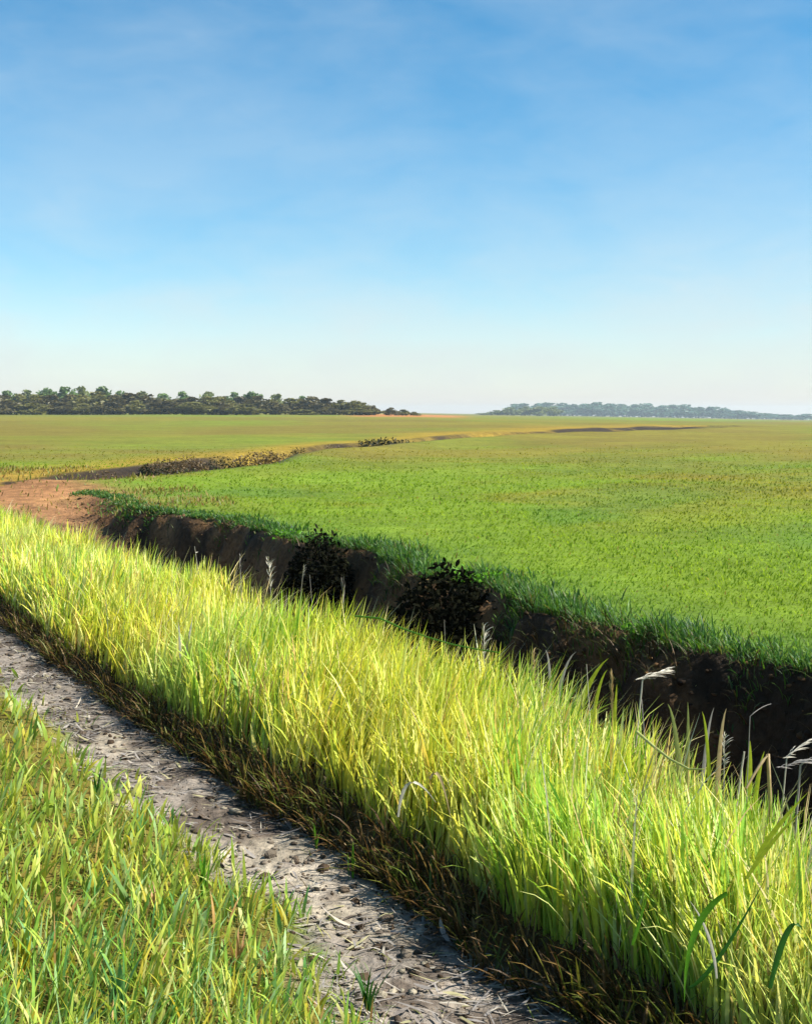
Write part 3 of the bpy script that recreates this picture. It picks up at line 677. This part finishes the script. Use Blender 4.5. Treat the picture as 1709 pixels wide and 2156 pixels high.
DARKL = leaf_mat('scrub_leaf', tuple(lin(42,44,28)*0.34), trans=0.08, rough=0.95, spec=0.03, vary=0.45, vscale=9)
BARK = leaf_mat('bark', tuple(lin(84,66,50)*0.55), trans=0.0, vary=0.35, vscale=12)
WEED = pm('weed_leaf', (120,186,44), 0.6, 0.45)
leafy('scrub_bush', 'low near-black scrub bush on the ditch bank, the farther and smaller of two', 'bush', 'dark scrub on the ditch bank', 728, 1158, 0.95, 0.14, 5500, 0.065, DARKL, BARK, -0.03, depth=0.6)
leafy('scrub_bush', 'wide near-black scrub bush on the ditch bank, the nearer and larger of two', 'bush', 'dark scrub on the ditch bank', 990, 1240, 1.25, 0.16, 8000, 0.065, DARKL, BARK, -0.03, depth=0.65)
for (x, y, w, lab) in ((625,1130,0.42,'bright green leafy weed on the ditch edge, farthest left of its kind'), (912,1222,0.26,'bright green leafy weed at the left end of the larger scrub bush'), (1022,1226,0.34,'bright green leafy weed at the right shoulder of the larger scrub bush'), (1335,1336,0.3,'low green weed on the bank edge above the brown slope')):
    leafy('leafy_weed', lab, 'weed', 'leafy weeds on the ditch edge', x, y, w, 0.10, 130, 0.045, WEED, DEEP, -0.01, depth=0.25)
SCRUB = leaf_mat('dry_scrub_leaf', tuple(lin(134,112,74)*0.55), trans=0.25, vary=0.35, vscale=6)
SCRUB2 = leaf_mat('dark_hedge_leaf', tuple(lin(62,66,32)*0.5), trans=0.2, vary=0.4, vscale=6)
for (x, y, w, h, mt, lab) in ((222,1006,1.1,0.28,SCRUB,'brown scrub at the near end of the far ditch'), (308,994,0.6,0.34,SCRUB2,'small round dark shrub leftmost on the black stretch of the far ditch'), (345,984,1.5,0.34,SCRUB,'grey brown shrub behind the black stretch of the far ditch'), (395,980,1.4,0.36,SCRUB,'taller grey brown shrub at the right end of the black stretch'), (365,993,2.2,0.22,SCRUB2,'long black hedge clump in the far ditch'), (470,974,1.6,0.24,SCRUB2,'low dark clump on the far ditch right of the black stretch'), (560,962,2.6,0.28,SCRUB,'tan brush along the far ditch below the green field'), (630,950,1.0,0.4,SCRUB2,'small upright dark shrub at the far ditch, centre left'), (810,929,4.5,0.35,SCRUB2,'thin dark brush on the far ditch in the centre'), (700,944,2.0,0.3,SCRUB,'pale brown brush on the far ditch left of the centre')):
    leafy('low_shrub', lab, 'shrub', 'shrubs along the far ditch', x, y, w, h, 1100, 0.07*max(1, w/2), mt, BARK, -0.05, depth=w*0.3)

# ------------------------------------------------------------------ trees on the horizon
def crown_mesh(seed, n=1100, w=1.0):
    r = np.random.default_rng(seed); lobes = []
    for i in range(9):
        a = r.uniform(0, 6.28); e = r.uniform(0, 0.36)
        lobes.append((math.cos(a)*e, math.sin(a)*e, r.uniform(0.14, 0.74), r.uniform(0.14, 0.24)))
    lobes += [(0, 0, 0.42, 0.36), (0, 0, 0.2, 0.3), (r.uniform(-.12,.12), 0, 0.85, 0.13)]
    Vv = []; Ff = []
    for i in range(n):
        lx, ly, lz, lr = lobes[r.integers(len(lobes))]
        d = r.normal(0, 1, 3); d /= np.linalg.norm(d); rr = lr*r.uniform(0.55, 1.08)
        p = np.array([lx + d[0]*rr*1.1*w, ly + d[1]*rr*1.1*w, lz + d[2]*rr*0.9])
        a_ = r.normal(0, 1, 3); a_ /= np.linalg.norm(a_); b_ = np.cross(a_, r.normal(0, 1, 3)); b_ /= np.linalg.norm(b_)
        s = r.uniform(0.028, 0.06); k = len(Vv)
        Vv += [p - a_*s - b_*s*0.5, p + a_*s*0.2 - b_*s, p + a_*s*1.2 + b_*s*0.3, p - a_*s*0.1 + b_*s]; Ff.append((k, k+1, k+2, k+3))
    return np.array(Vv), np.array(Ff)
def trunk_mesh(seed):
    r = np.random.default_rng(seed+50); parts = [tube([(0,0,-0.03),(0.01,0,0.2),(0.0,0.01,0.45),(0.02,0,0.75)], 0.03, 0.008, 7)]
    for i in range(6):
        a = r.uniform(0, 6.28); z = r.uniform(0.25, 0.55); e = r.uniform(0.18, 0.34)
        parts.append(tube([(0,0,z),(math.cos(a)*e*0.5, math.sin(a)*e*0.5, z+0.10),(math.cos(a)*e, math.sin(a)*e, z+0.22)], 0.012, 0.003, 5))
    return join(parts)
T_mats = [leaf_mat('tree_leaf_olive', tuple(lin(118,116,54)*0.7), 0.3, vary=0.5, vscale=5), leaf_mat('tree_leaf_dark', tuple(lin(96,88,44)*0.65), 0.25, vary=0.5, vscale=5),
          leaf_mat('tree_leaf_green', tuple(lin(116,146,80)*0.6), 0.35, vary=0.4, vscale=5), leaf_mat('tree_leaf_hazed', tuple(lin(84,124,100)*0.65), 0.3, vary=0.45, vscale=5), leaf_mat('tree_leaf_pale', tuple(lin(132,144,80)*0.6), 0.3, vary=0.4, vscale=5)]
protos = {}
def tree(kind, variant, X, Y, h, wide, label, group, name, cat='tree'):
    root = empty(name, (X, Y, gz(X, Y)-0.1), random.uniform(0, 6.28)); root.scale = (wide, wide, h); tag(root, label, cat, group)
    key = (kind, variant)
    if key not in protos:
        v, f = crown_mesh(variant); c = link_mesh('crown', v, f, T_mats[kind], root, smooth=False)
        v, f = trunk_mesh(variant); t = link_mesh('trunk', v, f, BARK, root); protos[key] = (c, t)
    else:
        for src in protos[key]:
            q = src.copy(); COL.objects.link(q); q.parent = root
    return root
ORD = ['leftmost','second','third','fourth','fifth','sixth','seventh','eighth','ninth','tenth','eleventh','twelfth','thirteenth','fourteenth','fifteenth','sixteenth','seventeenth','eighteenth','nineteenth','twentieth','twenty-first','twenty-second','twenty-third','twenty-fourth','twenty-fifth','twenty-sixth','twenty-seventh','twenty-eighth','twenty-ninth','thirtieth']
def ordn(i): return 'leftmost' if i == 0 else ORD[i] + ' from left'
def top_left(x): return float(np.interp(x, [0,60,120,170,260,330,420,500,560,640,700,760,830,870], [816,822,812,812,818,822,826,822,824,830,832,842,852,861]))
# the taller green trees at the back of the left wood
xs = [-70,-30,15,60,100,135,168,215,255,300,345,390,440,495,530,585,640]
for i, x in enumerate(xs):
    Y = 560 + random.uniform(-15, 25); X = (x-CX)*Y/F; g = gz(X, Y)
    h = EYE - (top_left(x) + random.uniform(-5, 6) - HZ)*Y/F - g
    tree(2 if i % 3 else 4, i % 5, X, Y, h, h*random.uniform(1.0, 1.35), 'pale green tree at back of left wood, %s in the row' % ordn(i), 'back row of the left wood', 'tall_tree')
# the dark olive trees in front
xs = [-60,-20,10,45,78,110,140,175,205,240,275,305,340,372,405,438,470,505,540,575,612,648,685,715,748,785,820,848,872]
for i, x in enumerate(xs):
    Y = 500 + random.uniform(-12, 20); X = (x-CX)*Y/F; g = gz(X, Y)
    h = EYE - (top_left(x) + random.uniform(6, 17)*(1 if x < 640 else 0.4) - HZ)*Y/F - g
    tree((0, 1, 1, 0)[i % 4], i % 5, X, Y, max(h, 1.6), max(h, 3.4)*random.uniform(1.7, 2.5), '%s olive tree fronting the left wood, %s in its row' % ('dark' if (i % 4) in (1, 2) else 'brownish', ordn(i)), 'front row of the left wood', 'round_tree')
# brown undergrowth at the wood's foot
xs = [-40,20,70,125,185,235,290,350,410,465,520,580,640,700,760]
for i, x in enumerate(xs):
    Y = 478 + random.uniform(-6, 6); X = (x-CX)*Y/F
    tree(1 if i % 2 else 0, (i+2) % 5, X, Y, random.uniform(4.0, 6.0)*(1 if x < 620 else 0.55), random.uniform(14, 20), 'low brown thicket at the left wood foot, %s of the thickets' % ordn(i), 'thickets at the foot of the left wood', 'thicket', 'thicket')
# the wood far to the right, distance haze put into its blue green leaves
def top_right(x): return float(np.interp(x, [1015,1060,1100,1140,1200,1260,1300,1340,1400,1450,1500,1550,1600,1709], [866,855,846,845,850,845,849,848,850,852,856,861,866,873]))
xs = [1100,1128,1152,1180,1205,1232,1258,1285,1310,1335,1362,1388,1415,1442,1470,1498,1525,1552,1580,1612,1650,1690]
for i, x in enumerate(xs):
    Y = 2300 + random.uniform(-60, 60); X = (x-CX)*Y/F; g = gz(X, Y)
    h = max(EYE - (top_right(x) + random.uniform(-1, 3) - HZ)*Y/F - g, 3)
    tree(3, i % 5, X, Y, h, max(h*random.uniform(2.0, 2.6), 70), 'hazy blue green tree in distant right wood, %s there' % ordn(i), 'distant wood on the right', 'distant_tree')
xs = [1022,1048,1075,1105,1135,1165]
for i, x in enumerate(xs):
    Y = 1500 + random.uniform(-20, 20); X = (x-CX)*Y/F; g = gz(X, Y)
    h = max(EYE - (max(top_right(x)+5, 855) - HZ)*Y/F - g, 2.5)
    tree(4, i % 5, X, Y, h, 30, 'pale olive bush left of the distant right wood, %s of the bushes' % ordn(i), 'pale bushes before the distant wood', 'far_bush', 'bush')

# ------------------------------------------------------------------ haze
def haze(density=0.00017):
    m, n, l = new_mat('haze_air'); out = n.new('ShaderNodeOutputMaterial'); p = n.new('ShaderNodeVolumePrincipled')
    p.inputs['Color'].default_value = (0.78, 0.92, 1.0, 1); p.inputs['Density'].default_value = density; p.inputs['Anisotropy'].default_value = 0.2
    l.new(p.outputs[0], out.inputs['Volume'])
    b = 4600; z0, z1 = -26, 24
    Vb = np.array([(-b,-b,z0),(b,-b,z0),(b,b,z0),(-b,b,z0),(-b,-b,z1),(b,-b,z1),(b,b,z1),(-b,b,z1)], float)
    o = link_mesh('haze', Vb, np.array([(3,2,1,0),(4,5,6,7),(0,1,5,4),(1,2,6,5),(2,3,7,6),(3,0,4,7)]), m, smooth=False)
    tag(o, 'thin pale haze in the air over the fields', 'haze', kind='stuff')
haze()
